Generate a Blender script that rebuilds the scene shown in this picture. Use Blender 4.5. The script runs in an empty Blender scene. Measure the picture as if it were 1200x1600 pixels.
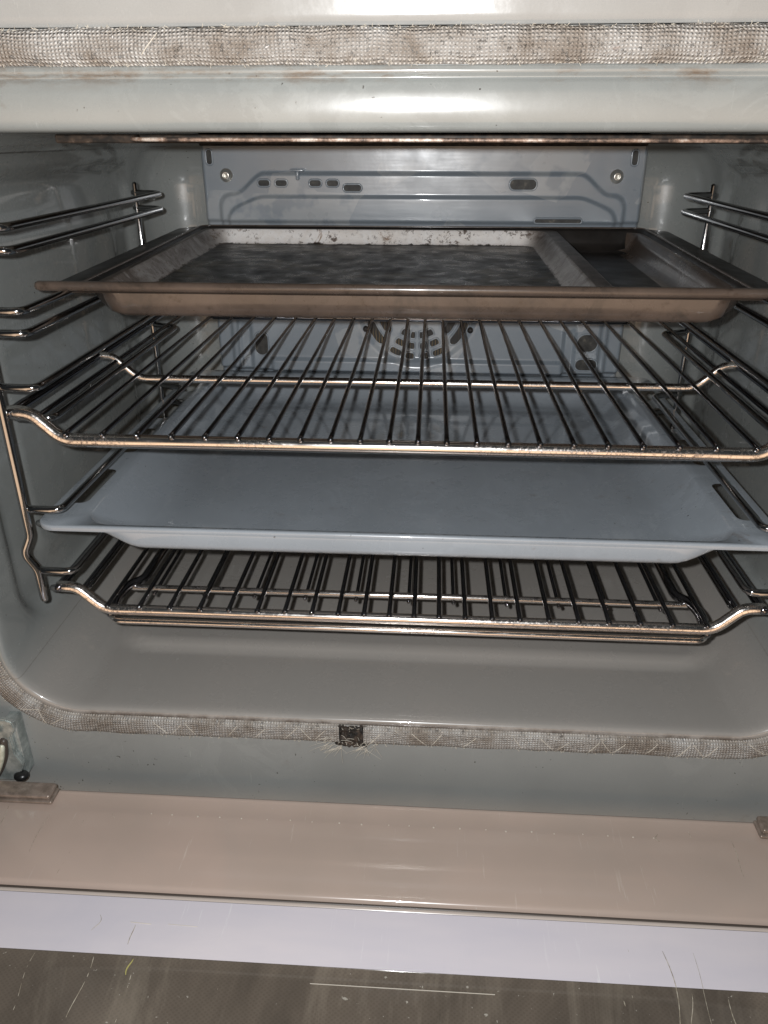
import bpy, bmesh, math, random
from mathutils import Vector, Matrix, noise
random.seed(7)
S = bpy.context.scene
COL = S.collection
PI = math.pi

# ------------------------------------------------------------------ camera
cp, cyaw = 0.4524, 0.0606
CAM = Vector((0.0139, -0.4063, 0.3409))
Mz = Matrix.Rotation(cyaw, 3, 'Z') @ Matrix.Rotation(-cp, 3, 'X')
right, fwd, up = Mz.col[0], Mz.col[1], Mz.col[2]
cam = bpy.data.cameras.new('camera')
camo = bpy.data.objects.new('camera', cam)
COL.objects.link(camo)
rot = Matrix((right, up, -fwd)).transposed()
camo.matrix_world = Matrix.Translation(CAM) @ rot.to_4x4()
cam.sensor_fit = 'VERTICAL'
cam.sensor_height = 24.0
cam.lens = 24.0 * 1215.3 / 1600.0
cam.clip_start = 0.01
cam.clip_end = 100
S.camera = camo

# ------------------------------------------------------------------ room light seen by the metal (soft, graded)
W = bpy.data.worlds.new('World')
S.world = W
W.use_nodes = True
wn, wl = W.node_tree.nodes, W.node_tree.links
bg = wn['Background']
tc = wn.new('ShaderNodeTexCoord')
sx = wn.new('ShaderNodeSeparateXYZ')
wl.new(tc.outputs['Generated'], sx.inputs[0])
# warm lobe: the lit room / person standing in front of the oven, below eye level
vm = wn.new('ShaderNodeVectorMath')
vm.operation = 'DOT_PRODUCT'
nv = wn.new('ShaderNodeVectorMath')
nv.operation = 'NORMALIZE'
wl.new(tc.outputs['Generated'], nv.inputs[0])
wl.new(nv.outputs[0], vm.inputs[0])
vm.inputs[1].default_value = Vector((0.0, -0.93, -0.36)).normalized()
cr = wn.new('ShaderNodeValToRGB')
cr.color_ramp.interpolation = 'EASE'
el = cr.color_ramp.elements
el[0].position = 0.72
el[0].color = (0.035, 0.038, 0.040, 1)
el[1].position = 0.985
el[1].color = (2.15, 1.50, 1.02, 1)
wl.new(vm.outputs['Value'], cr.inputs[0])
wl.new(cr.outputs[0], bg.inputs[0])
bg.inputs[1].default_value = 0.75

# ------------------------------------------------------------------ the phone's flash
fl = bpy.data.lights.new('flash', 'POINT')
fl.energy = 10.5
fl.shadow_soft_size = 0.0035
fl.color = (0.97, 0.985, 1.0)
flo = bpy.data.objects.new('flash', fl)
COL.objects.link(flo)
flo.location = CAM + right * (-0.019) + up * 0.010

S.view_settings.view_transform = 'Standard'
S.view_settings.look = 'None'
S.view_settings.gamma = 1
S.view_settings.exposure = 0
S.view_settings.use_curve_mapping = False
S.render.engine = 'CYCLES'

# ------------------------------------------------------------------ helpers
def sm(a, b, t):
    t = max(0.0, min(1.0, (t - a) / (b - a)))
    return t * t * (3 - 2 * t)

def thing(name, label, cat, loc, group=None):
    o = bpy.data.objects.new(name, None)
    o.empty_display_size = 0.02
    COL.objects.link(o)
    o.location = loc
    o['label'] = label
    o['category'] = cat
    if group:
        o['group'] = group
    o['org'] = list(loc)
    return o

def obj(name, bm, mats, parent=None, smooth=True, label=None, kind=None):
    me = bpy.data.meshes.new(name)
    org = Vector((0, 0, 0))
    if parent is not None:
        r = parent
        while r.parent:
            r = r.parent
        org = Vector(r.location)
    if org.length:
        bmesh.ops.translate(bm, vec=-org, verts=bm.verts)
    bmesh.ops.recalc_face_normals(bm, faces=bm.faces)
    bm.to_mesh(me)
    bm.free()
    if not isinstance(mats, (list, tuple)):
        mats = [mats]
    for m in mats:
        me.materials.append(m)
    if smooth:
        for p in me.polygons:
            p.use_smooth = True
    o = bpy.data.objects.new(name, me)
    COL.objects.link(o)
    if parent is not None:
        o.parent = parent
    if label:
        o['label'] = label
    if kind:
        o['kind'] = kind
    return o

def fillet(pts, r, n=5):
    pts = [Vector(p) for p in pts]
    if r <= 0 or len(pts) < 3:
        return pts
    out = [pts[0]]
    for i in range(1, len(pts) - 1):
        a, b, c = pts[i - 1], pts[i], pts[i + 1]
        u, w = (a - b), (c - b)
        d = min(r, u.length * 0.48, w.length * 0.48)
        p0, p2 = b + u.normalized() * d, b + w.normalized() * d
        for k in range(n + 1):
            t = k / n
            out.append(p0 * (1 - t) ** 2 + b * 2 * t * (1 - t) + p2 * t * t)
    out.append(pts[-1])
    return out

def tube(bm, pts, r, n=12, fr=0.0, cap=True, jit=0.0):
    P = fillet(pts, fr)
    Q = [P[0]]
    for p in P[1:]:
        if (p - Q[-1]).length > 1e-6:
            Q.append(p)
    P = Q
    T = []
    for i in range(len(P)):
        a = P[max(i - 1, 0)]
        b = P[min(i + 1, len(P) - 1)]
        T.append((b - a).normalized())
    ref = Vector((0, 0, 1)) if abs(T[0].z) < 0.9 else Vector((1, 0, 0))
    u = T[0].cross(ref).normalized()
    rings = []
    for i, p in enumerate(P):
        u = (u - T[i] * u.dot(T[i])).normalized()
        w = T[i].cross(u)
        rr = r if not callable(r) else r(i / (len(P) - 1))
        rings.append([bm.verts.new(p + (u * math.cos(2 * PI * k / n) + w * math.sin(2 * PI * k / n)) * rr) for k in range(n)])
    for A, B in zip(rings, rings[1:]):
        for k in range(n):
            bm.faces.new((A[k], A[(k + 1) % n], B[(k + 1) % n], B[k]))
    if cap:
        for R_, s, p in ((rings[0], -1, 0), (rings[-1], 1, -1)):
            rr = r if not callable(r) else r(0 if p == 0 else 1)
            mid = [bm.verts.new(P[p] + T[p] * s * rr * 0.6 + (v.co - P[p]) * 0.75) for v in R_]
            for k in range(n):
                bm.faces.new((R_[k], R_[(k + 1) % n], mid[(k + 1) % n], mid[k]))
            c = bm.verts.new(P[p] + T[p] * s * rr * 0.95)
            for k in range(n):
                bm.faces.new((mid[k], mid[(k + 1) % n], c))
    return bm

def ball(bm, c, r, n=10, m=6, sc=(1, 1, 1)):
    b2 = bmesh.ops.create_uvsphere(bm, u_segments=n, v_segments=m, radius=r)
    for v in b2['verts']:
        v.co = Vector((v.co.x * sc[0], v.co.y * sc[1], v.co.z * sc[2])) + Vector(c)

def box(bm, x0, x1, y0, y1, z0, z1, bev=0.0, seg=2):
    b = bmesh.ops.create_cube(bm, size=1)
    vs = b['verts']
    for v in vs:
        v.co = Vector((x0 + (v.co.x + .5) * (x1 - x0), y0 + (v.co.y + .5) * (y1 - y0), z0 + (v.co.z + .5) * (z1 - z0)))
    if bev > 0:
        es = list({e for v in vs for e in v.link_edges})
        bmesh.ops.bevel(bm, geom=es, offset=bev, segments=seg, affect='EDGES', profile=.5)

def rrect(x0, x1, y0, y1, r, n=8):
    """counter-clockwise rounded rectangle in 2-D, starts mid bottom-right arc"""
    out = []
    for cx, cy, a0 in ((x1 - r, y0 + r, -PI / 2), (x1 - r, y1 - r, 0), (x0 + r, y1 - r, PI / 2), (x0 + r, y0 + r, PI)):
        for k in range(n + 1):
            a = a0 + (PI / 2) * k / n
            out.append((cx + r * math.cos(a), cy + r * math.sin(a)))
    return out

def bridge(bm, A, B, closed=True, mi=0):
    n = len(A)
    for k in range(n if closed else n - 1):
        f = bm.faces.new((A[k], A[(k + 1) % n], B[(k + 1) % n], B[k]))
        f.material_index = mi

def fill2d(bm, loops, y=None, z=None, mi=0):
    """planar fill with holes; loops are lists of Vectors"""
    es = []
    for L in loops:
        vs = [bm.verts.new(p) for p in L]
        for i in range(len(vs)):
            es.append(bm.edges.new((vs[i], vs[(i + 1) % len(vs)])))
    r = bmesh.ops.triangle_fill(bm, use_beauty=True, edges=es)
    for g in r['geom']:
        if isinstance(g, bmesh.types.BMFace):
            g.material_index = mi

def solid(o, t, off=-1):
    m = o.modifiers.new('thick', 'SOLIDIFY')
    m.thickness = t
    m.offset = off
    return o

# ------------------------------------------------------------------ materials
class NT:
    def __init__(s, name):
        s.m = bpy.data.materials.new(name)
        s.m.use_nodes = True
        s.n, s.l = s.m.node_tree.nodes, s.m.node_tree.links
        s.b = s.n['Principled BSDF']
        s.tc = s.n.new('ShaderNodeTexCoord')
    def setp(s, **k):
        for a, v in k.items():
            s.b.inputs[a.replace('_', ' ')].default_value = v
    def map(s, src='Object', scale=(1, 1, 1), loc=(0, 0, 0)):
        m = s.n.new('ShaderNodeMapping')
        m.inputs['Scale'].default_value = scale
        m.inputs['Location'].default_value = loc
        s.l.new(s.tc.outputs[src], m.inputs[0])
        return m.outputs[0]
    def noise(s, scale, detail=4, vec=None, rough=.55, dist=0.0):
        t = s.n.new('ShaderNodeTexNoise')
        t.inputs['Scale'].default_value = scale
        t.inputs['Detail'].default_value = detail
        t.inputs['Roughness'].default_value = rough
        t.inputs['Distortion'].default_value = dist
        s.l.new(vec if vec is not None else s.tc.outputs['Object'], t.inputs['Vector'])
        return t.outputs['Fac']
    def ramp(s, f, *st):
        r = s.n.new('ShaderNodeValToRGB')
        e = r.color_ramp.elements
        e[0].position, e[1].position = st[0][0], st[-1][0]
        def c4(c):
            return (c, c, c, 1) if isinstance(c, (int, float)) else (*c, 1)
        e[0].color, e[1].color = c4(st[0][1]), c4(st[-1][1])
        for p, c in st[1:-1]:
            q = e.new(p)
            q.color = c4(c)
        s.l.new(f, r.inputs[0])
        return r.outputs[0]
    def mix(s, f, a, b, mode='MIX'):
        m = s.n.new('ShaderNodeMix')
        m.data_type = 'RGBA'
        m.blend_type = mode
        for v, i in ((f, 0), (a, 6), (b, 7)):
            if hasattr(v, 'links') or hasattr(v, 'is_linked'):
                s.l.new(v, m.inputs[i])
            elif isinstance(v, (int, float)):
                m.inputs[i].default_value = v
            else:
                m.inputs[i].default_value = (*v, 1)
        return m.outputs[2]
    def math(s, op, a, b=0.0, c=None):
        m = s.n.new('ShaderNodeMath')
        m.operation = op
        for i, v in enumerate((a, b) if c is None else (a, b, c)):
            if isinstance(v, (int, float)):
                m.inputs[i].default_value = v
            else:
                s.l.new(v, m.inputs[i])
        return m.outputs[0]
    def sep(s, vec):
        m = s.n.new('ShaderNodeSeparateXYZ')
        s.l.new(vec, m.inputs[0])
        return m.outputs
    def bump(s, h, strength=.2, dist=.001):
        b = s.n.new('ShaderNodeBump')
        b.inputs['Strength'].default_value = strength
        b.inputs['Distance'].default_value = dist
        s.l.new(h, b.inputs['Height'])
        s.l.new(b.outputs[0], s.b.inputs['Normal'])
    def col(s, c):
        s.l.new(c, s.b.inputs['Base Color'])
    def rough(s, c):
        s.l.new(c, s.b.inputs['Roughness'])

def enamel(name, base, rough=.22, specks=True, coat=.9, crough=.06, spec=.5, var=.10, soot=None, seam=False, bump=.10):
    t = NT(name)
    a = tuple(c * (1 - var) for c in base)
    b = tuple(min(1, c * (1 + var)) for c in base)
    c = t.mix(t.ramp(t.noise(9, 5), (.3, 0), (.7, 1)), a, b)
    c = t.mix(t.ramp(t.noise(1500, 2), (.35, .0), (.75, .22)), c, tuple(x * .75 for x in base))
    if specks:
        sp = t.math('MULTIPLY', t.ramp(t.noise(420, 2, rough=.4), (.735, 0), (.76, 1)), t.ramp(t.noise(18, 2), (.48, 0), (.58, 1)))
        c = t.mix(sp, c, (.03, .022, .016))
        g = t.math('MULTIPLY', t.ramp(t.noise(60, 6, rough=.7), (.60, 0), (.72, 1)), t.ramp(t.noise(7, 2), (.5, 0), (.62, .55)))
        c = t.mix(g, c, (.13, .085, .05))
    # faint film of dried splashes, and hairline scuffs
    film = t.math('MULTIPLY', t.ramp(t.noise(26, 9, rough=.72, dist=1.4), (.53, 0), (.555, 1)), t.ramp(t.noise(6, 3), (.45, 0), (.62, .11)))
    c = t.mix(film, c, tuple(min(1, x * 1.7) for x in base))
    scf = t.math('MULTIPLY', t.ramp(t.noise(40, 3, vec=t.map(scale=(22, 1.2, 1.2))), (.70, 0), (.73, 1)), t.ramp(t.noise(9, 2), (.42, 0), (.6, .4)))
    c = t.mix(scf, c, tuple(min(1, x * 1.9) for x in base))
    if seam:
        o = t.sep(t.tc.outputs['Object'])
        for z0, w in ((.3415, .0006), (.0225, .00035)):
            d = t.math('ABSOLUTE', t.math('SUBTRACT', o[2], z0))
            m = t.math('LESS_THAN', d, t.math('MULTIPLY', t.noise(220, 3), w * 1.6))
            side = t.math('GREATER_THAN', t.math('ABSOLUTE', o[0]), .235)
            c = t.mix(t.math('MULTIPLY', t.math('MULTIPLY', m, side), .7), c, (.06, .055, .05))
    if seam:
        floor_reflection = t.math('MULTIPLY', t.ramp(o[2], (.010, 1), (.040, 0)), t.ramp(t.noise(5, 5), (.3, .75), (.6, 1)))
        c = t.mix(floor_reflection, c, (.340, .315, .288))  # warm reflected light put into the floor colour, fading out up the walls
        fr = t.math('LESS_THAN', o[1], -.194)
        d = t.math('ABSOLUTE', t.math('SUBTRACT', o[2], .3765))
        g1 = t.math('MULTIPLY', t.ramp(d, (.0005, 1), (.0050, 0)), t.ramp(t.noise(16, 7, rough=.75, vec=t.map(scale=(1, 3, 3))), (.50, 0), (.62, .75)))
        c = t.mix(t.math('MULTIPLY', g1, fr), c, (.14, .085, .045))
        d = t.math('ABSOLUTE', t.math('SUBTRACT', o[2], -.0048))
        g2 = t.math('MULTIPLY', t.ramp(d, (.0004, 1), (.0022, 0)), t.ramp(t.noise(30, 6, rough=.75), (.42, 0), (.55, .9)))
        c = t.mix(t.math('MULTIPLY', g2, fr), c, (.06, .035, .02))
    t.col(c)
    t.rough(t.ramp(t.noise(22, 6, rough=.7), (.3, rough * .75), (.75, rough * 1.5)))
    t.setp(Specular_IOR_Level=spec)
    t.b.inputs['Coat Weight'].default_value = coat
    t.b.inputs['Coat Roughness'].default_value = crough
    t.bump(t.noise(55, 4), bump, .0008)
    return t.m

def chrome(name, rough=.13, burnt=.5, tint=(.80, .78, .76)):
    t = NT(name)
    n1 = t.noise(55, 5, rough=.65)
    n2 = t.noise(650, 3, rough=.7)
    patch = t.ramp(t.noise(14, 3), (.50 - .12 * burnt, 0), (.66 - .05 * burnt, 1))
    sp = t.math('MULTIPLY', t.ramp(n2, (.52, 0), (.60, 1)), patch)
    c = t.mix(t.ramp(n1, (.35, 0), (.7, 1)), tint, tuple(a_ * (1 - burnt * .2) for a_ in tint))
    c = t.mix(t.math('MULTIPLY', sp, burnt), c, (.10, .055, .03))
    t.col(c)
    t.setp(Metallic=1.0)
    t.rough(t.math('ADD', t.math('MULTIPLY', sp, .35 * burnt), t.ramp(n1, (.3, rough * .7), (.8, rough * 1.6))))
    t.bump(n2, .06, .0004)
    return t.m

M = {}
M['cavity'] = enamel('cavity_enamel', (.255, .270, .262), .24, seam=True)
M['frame'] = enamel('frame_enamel', (.275, .280, .268), .42, coat=.10, crough=.25, spec=.3)
M['frame_low'] = M['frame']
M['panel'] = enamel('rear_panel_enamel', (.235, .280, .325), .26, specks=False, var=.07)
M['tray'] = enamel('tray_enamel', (.312, .345, .378), .26, var=.09, bump=.05, coat=.9, crough=.04)
M['fascia'] = enamel('fascia_enamel', (.30, .31, .305), .20, specks=False, bump=.25)
M['chrome'] = chrome('chrome_wire', .07, .08, (.22, .22, .235))
M['chrome_worn'] = chrome('worn_chrome', .17, .6, (.86, .82, .78))
M['rail'] = chrome('rail_steel', .09, .10, (.42, .42, .42))

# scorched water marks on the rear panel
t = NT('rear_panel_marks')
base = t.mix(t.ramp(t.noise(9, 5), (.3, 0), (.7, 1)), (.212, .248, .282), (.250, .288, .325))
v = t.n.new('ShaderNodeTexVoronoi')
v.inputs['Scale'].default_value = 14
t.l.new(t.map(scale=(1, 1, 1.7)), v.inputs['Vector'])
pm = t.math('MULTIPLY', t.ramp(v.outputs['Color'], (.62, 0), (.64, 1)), t.ramp(t.noise(40, 3), (.42, 0), (.5, 1)))
t.col(t.mix(t.math('MULTIPLY', pm, .55), base, (.40, .42, .43)))
t.rough(t.ramp(t.noise(30, 5), (.3, .26), (.7, .40)))
t.setp(Specular_IOR_Level=.6)
t.b.inputs['Coat Weight'].default_value = .45
t.rough(t.ramp(t.noise(30, 5), (.3, .26), (.7, .40)))
t.l.new(t.ramp(t.noise(25, 5), (.3, .06), (.7, .2)), t.b.inputs['Coat Roughness'])
t.bump(t.math('ADD', t.noise(45, 3), t.math('MULTIPLY', t.noise(9, 3, vec=t.map(scale=(.6, 1, 6))), 3.0)), .12, .0010)
M['panel'] = t.m

# dark interior seen through slots
t = NT('slot_dark')
t.col(t.ramp(t.noise(160, 3), (.3, (.012, .012, .012)), (.62, (.05, .048, .042)), (.7, (.11, .10, .08))))
t.setp(Roughness=.6)
M['slot'] = t.m
t = NT('fan_behind_grille')
st = t.n.new('ShaderNodeTexWave')
st.inputs['Scale'].default_value = 110
st.inputs['Distortion'].default_value = 3
t.l.new(t.tc.outputs['Object'], st.inputs['Vector'])
t.col(t.mix(t.ramp(t.noise(30, 2), (.45, 0), (.6, 1)), (.02, .02, .02), t.ramp(st.outputs['Fac'], (.3, (.015, .015, .014)), (.8, (.06, .055, .04)), (.97, (.16, .11, .05)))))
t.setp(Roughness=.4, Metallic=.4)
M['fan'] = t.m

# brown-black pan
t = NT('pan_enamel')
c = t.mix(t.ramp(t.noise(11, 6, rough=.7, dist=.6), (.35, 0), (.68, 1)), (.060, .045, .036), (.108, .080, .063))
c = t.mix(t.ramp(t.noise(130, 6, rough=.75), (.56, 0), (.68, .8)), c, (.04, .028, .02))
t.col(c)
t.setp(Specular_IOR_Level=.5)
st_ = t.ramp(t.noise(7, 8, rough=.75, dist=2.2), (.54, 0), (.60, .6))
c = t.mix(st_, c, (.045, .036, .03))
t.col(c)
t.rough(t.ramp(t.noise(30, 5), (.3, .2), (.75, .42)))
t.b.inputs['Coat Weight'].default_value = .3
t.b.inputs['Coat Roughness'].default_value = .12
t.bump(t.noise(180, 5), .15, .0006)
M['pan'] = t.m
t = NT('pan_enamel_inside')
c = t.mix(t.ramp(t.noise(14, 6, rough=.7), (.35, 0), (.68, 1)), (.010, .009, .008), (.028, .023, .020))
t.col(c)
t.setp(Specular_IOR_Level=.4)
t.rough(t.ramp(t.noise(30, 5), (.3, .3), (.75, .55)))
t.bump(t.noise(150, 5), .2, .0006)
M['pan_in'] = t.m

# old tin: whitish burnt walls
t = NT('burnt_tin_wall')
n1 = t.noise(30, 8, rough=.78, dist=.8)
n2 = t.noise(150, 6, rough=.8)
o = t.sep(t.tc.outputs['Object'])
c = t.ramp(n1, (.34, (.30, .21, .15)), (.40, (.86, .81, .76)), (.60, (.95, .93, .91)), (.66, (.42, .30, .22)), (.74, (.16, .10, .07)))
dz_ = t.math('SUBTRACT', o[2], t.math('MULTIPLY', t.math('ADD', o[1], .155), .021))
edge = t.math('ADD', t.math('MULTIPLY', t.math('SUBTRACT', .0044, dz_), 110), t.math('ADD', t.math('MULTIPLY', n1, 1.1), -0.62))
cr_ = t.ramp(t.math('ADD', edge, t.math('MULTIPLY', n2, .35)), (.44, 0), (.52, 1))
c = t.mix(cr_, c, (.028, .018, .013))
spots = t.math('MULTIPLY', t.ramp(n2, (.54, 0), (.60, 1)), t.ramp(t.noise(24, 4), (.42, 0), (.56, 1)))
c = t.mix(t.math('MULTIPLY', spots, .9), c, (.09, .055, .035))
t.col(c)
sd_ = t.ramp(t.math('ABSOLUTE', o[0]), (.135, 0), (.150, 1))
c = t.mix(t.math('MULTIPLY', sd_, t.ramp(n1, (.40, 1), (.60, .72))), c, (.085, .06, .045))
t.col(c)
t.setp(Metallic=.0, Roughness=.35)
t.bump(n2, .5, .001)
M['tin_wall'] = t.m
t = NT('burnt_tin_floor')
mp = t.map(scale=(9, 17, 10))
n1 = t.noise(1.8, 14, vec=mp, rough=.78, dist=1.0)
c = t.ramp(n1, (.36, (.008, .008, .008)), (.50, (.020, .019, .017)), (.58, (.075, .062, .040)), (.66, (.15, .13, .095)), (.74, (.035, .03, .028)))
c = t.mix(t.ramp(t.noise(70, 6, rough=.8), (.55, 0), (.68, .8)), c, (.02, .018, .016))
t.col(c)
t.setp(Specular_IOR_Level=.35)
t.rough(t.ramp(t.noise(60, 5), (.3, .18), (.7, .5)))
t.bump(t.noise(120, 10, rough=.8), .5, .0010)
M['tin_floor'] = t.m
t = NT('tin_rim')
c = t.mix(t.ramp(t.noise(60, 6, rough=.75), (.4, 0), (.62, 1)), (.06, .048, .04), (.17, .14, .12))
t.col(c)
t.setp(Metallic=.5, Roughness=.4)
M['tin_rim'] = t.m

# woven glass-fibre gasket: UV in metres (u along, v across)
t = NT('woven_fibreglass')
mp = t.map('UV', (1, 1, 1))
uv = t.sep(mp)
def wv(a, per):
    return t.math('MULTIPLY_ADD', t.math('SINE', t.math('MULTIPLY', a, 2 * PI / per)), .5, .5)
jx = t.math('ADD', uv[0], t.math('MULTIPLY', t.noise(55, 5, vec=mp), .0035))
jy = t.math('ADD', uv[1], t.math('MULTIPLY', t.noise(48, 5, vec=mp), .0035))
wu, wvv = wv(jx, .00185), wv(jy, .00155)
hgt = t.math('ADD', t.math('MULTIPLY', wu, wvv), t.math('MULTIPLY', t.noise(1600, 3, vec=mp), .3))
dirt = t.noise(28, 6, vec=mp, rough=.7)
c = t.ramp(dirt, (.30, (.22, .17, .13)), (.42, (.40, .35, .30)), (.52, (.58, .55, .51)), (.66, (.80, .79, .76)))
c = t.mix(t.ramp(t.noise(60, 5, vec=mp, rough=.7), (.66, 0), (.74, .75)), c, (.24, .10, .05))
c = t.mix(t.ramp(hgt, (.10, .72), (.60, 0)), c, (.10, .08, .06))
t.col(c)
t.setp(Roughness=.75, Specular_IOR_Level=.6)
tuft = t.ramp(t.noise(380, 4, vec=mp, rough=.7), (.58, 0), (.66, 1))
c = t.mix(t.math('MULTIPLY', tuft, t.ramp(t.noise(20, 3, vec=mp), (.42, 0), (.6, .8))), c, (.85, .83, .80))
t.col(c)
t.bump(t.math('ADD', hgt, tuft), 1.0, .0010)
M['gasket'] = t.m
t = NT('glass_fibre_thread')
t.setp(Base_Color=(.62, .57, .48, 1), Roughness=.4, Specular_IOR_Level=.7)
M['thread'] = t.m
t = NT('soot')
t.col(t.ramp(t.noise(120, 5, rough=.7), (.45, (.010, .009, .008)), (.62, (.05, .035, .025)), (.72, (.20, .15, .12))))
t.setp(Roughness=.6)
M['soot'] = t.m
t = NT('heater_rod')
t.col(t.ramp(t.noise(45, 6, rough=.8), (.40, (.05, .04, .035)), (.52, (.30, .21, .16)), (.62, (.62, .56, .5))))
t.setp(Roughness=.45, Metallic=.3)
M['rod'] = t.m

# door
t = NT('door_taupe_enamel')
c = t.mix(t.ramp(t.noise(6, 4), (.3, 0), (.7, 1)), (.425, .340, .285), (.525, .400, .335))
c = t.mix(t.ramp(t.noise(420, 2), (.76, 0), (.79, .8)), c, (.5, .46, .42))
t.col(c)
hl = t.math('MULTIPLY', t.ramp(t.noise(30, 4, vec=t.map(scale=(14, .8, 1)), rough=.6), (.66, 0), (.70, 1)), t.ramp(t.noise(12, 2), (.48, 0), (.62, .35)))
c = t.mix(hl, c, (.72, .66, .60))
c = t.mix(t.ramp(t.noise(9, 7, rough=.7, dist=1.2), (.50, 0), (.72, .22)), c, (.40, .35, .31))
t.col(c)
t.setp(Roughness=.22, Specular_IOR_Level=.5)
t.b.inputs['Coat Weight'].default_value = .8
t.b.inputs['Coat Roughness'].default_value = .06
t.bump(t.noise(14, 3), .06, .001)
M['door_taupe'] = t.m
t = NT('door_lavender_strip')
c = t.mix(t.ramp(t.noise(5, 4, vec=t.map(scale=(1, 5, 1))), (.3, 0), (.7, 1)), (.60, .565, .615), (.70, .645, .665))
c = t.mix(t.ramp(t.noise(420, 2), (.77, 0), (.79, .8)), c, (.6, .58, .56))
t.col(c)
hl = t.math('MULTIPLY', t.ramp(t.noise(30, 4, vec=t.map(scale=(14, .8, 1)), rough=.6), (.64, 0), (.70, 1)), t.ramp(t.noise(12, 2), (.48, 0), (.62, .4)))
c = t.mix(hl, c, (.85, .84, .82))
c = t.mix(t.ramp(t.noise(6, 6, rough=.65, dist=1.0), (.48, 0), (.72, .35)), c, (.50, .49, .56))
t.col(c)
t.setp(Roughness=.26, Specular_IOR_Level=.5)
M['door_lav'] = t.m
t = NT('door_window_glass')
mp = t.map(scale=(1, 1, 1))
o = t.sep(mp)
dx = t.math('SINE', t.math('MULTIPLY', o[0], 2 * PI / .0030))
dy = t.math('SINE', t.math('MULTIPLY', o[1], 2 * PI / .0024))
dots = t.ramp(t.math('MULTIPLY', dx, dy), (.1, 0), (.35, 1))
area = t.math('GREATER_THAN', t.math('ADD', t.math('MULTIPLY', o[1], -1), t.math('MULTIPLY', t.noise(2.5, 2), .03)), .160)
c = t.mix(t.ramp(t.noise(5, 6, vec=t.map(scale=(1.4, .6, 1)), rough=.65, dist=.8), (.35, 0), (.7, 1)), (.080, .066, .053), (.185, .150, .117))
c = t.mix(t.math('MULTIPLY', t.math('MULTIPLY', dots, area), .16), c, (.045, .035, .026))
smear = t.ramp(t.noise(2.2, 6, vec=t.map(scale=(7, 1.6, 1)), rough=.7, dist=2.2), (.50, 0), (.80, .30))
c = t.mix(smear, c, (.42, .36, .28))
c = t.mix(t.ramp(t.noise(300, 3), (.70, 0), (.74, .7)), c, (.45, .42, .36))
t.col(c)
t.rough(t.ramp(smear, (0, .10), (.5, .42)))
t.setp(Specular_IOR_Level=.6)
M['window'] = t.m
t = NT('door_body_steel')
t.setp(Base_Color=(.08, .075, .07, 1), Roughness=.4, Metallic=.5)
M['door_body'] = t.m
t = NT('trim_edge')
t.setp(Base_Color=(.50, .43, .38, 1), Roughness=.22)
M['trim_edge'] = t.m
t = NT('dark_groove')
t.setp(Base_Color=(.07, .055, .045, 1), Roughness=.4)
M['groove'] = t.m
t = NT('grease')
t.col(t.ramp(t.noise(300, 3), (.4, (.28, .24, .18)), (.6, (.52, .47, .38))))
t.setp(Roughness=.25)
M['grease'] = t.m
t = NT('yellow_grease')
t.setp(Base_Color=(.42, .38, .14, 1), Roughness=.15)
M['ygrease'] = t.m
t = NT('galvanised_steel')
c = t.mix(t.ramp(t.noise(90, 5, rough=.7), (.4, 0), (.62, 1)), (.30, .34, .33), (.58, .62, .60))
t.col(c)
t.setp(Metallic=.6, Roughness=.38)
t.bump(t.noise(120, 4), .25, .0008)
M['galv'] = t.m
t = NT('cream_link')
t.col(t.ramp(t.noise(160, 5), (.4, (.52, .52, .40)), (.6, (.72, .72, .60))))
t.setp(Roughness=.4, Metallic=.2)
M['cream'] = t.m
t = NT('black_rubber')
t.setp(Base_Color=(.012, .012, .012, 1), Roughness=.3)
M['rubber'] = t.m
t = NT('clip_metal')
t.col(t.ramp(t.noise(120, 5, rough=.7), (.4, (.24, .19, .155)), (.65, (.40, .32, .27))))
t.setp(Roughness=.32, Metallic=.45)
M['clip'] = t.m
t = NT('screw_steel')
t.setp(Base_Color=(.62, .60, .55, 1), Roughness=.3, Metallic=.8)
M['screw'] = t.m

# ------------------------------------------------------------------ the oven
oven = thing('oven', 'built-in oven with its grey enamel cavity open and its door folded down', 'oven', (0, .2, -.011))
HW, Z0, Z1, RC = .262, -.011, .3415, .045

def loop_pts():
    """rounded rectangle (x,z) with outward normals, dense"""
    out = []
    nside, ntop, nc = 46, 60, 12
    def seg(a, b, n, nm):
        for i in range(n):
            t_ = i / n
            out.append((a[0] + (b[0] - a[0]) * t_, a[1] + (b[1] - a[1]) * t_, nm[0], nm[1]))
    def arc(cx, cz, a0):
        for i in range(nc):
            a = a0 + PI / 2 * i / nc
            out.append((cx + RC * math.cos(a), cz + RC * math.sin(a), math.cos(a), math.sin(a)))
    seg((-HW + RC, Z0), (HW - RC, Z0), ntop, (0, -1))
    arc(HW - RC, Z0 + RC, -PI / 2)
    seg((HW, Z0 + RC), (HW, Z1 - RC), nside, (1, 0))
    arc(HW - RC, Z1 - RC, 0)
    seg((HW - RC, Z1), (-HW + RC, Z1), ntop, (0, 1))
    arc(-HW + RC, Z1 - RC, PI / 2)
    seg((-HW, Z1 - RC), (-HW, Z0 + RC), nside, (-1, 0))
    arc(-HW + RC, Z0 + RC, PI)
    return out
LP = loop_pts()

def sdbox(px, py, x0, x1, y0, y1, r):
    cx, cy = (x0 + x1) / 2, (y0 + y1) / 2
    qx, qy = abs(px - cx) - (x1 - x0) / 2 + r, abs(py - cy) - (y1 - y0) / 2 + r
    return math.hypot(max(qx, 0), max(qy, 0)) + min(max(qx, qy), 0) - r

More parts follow.
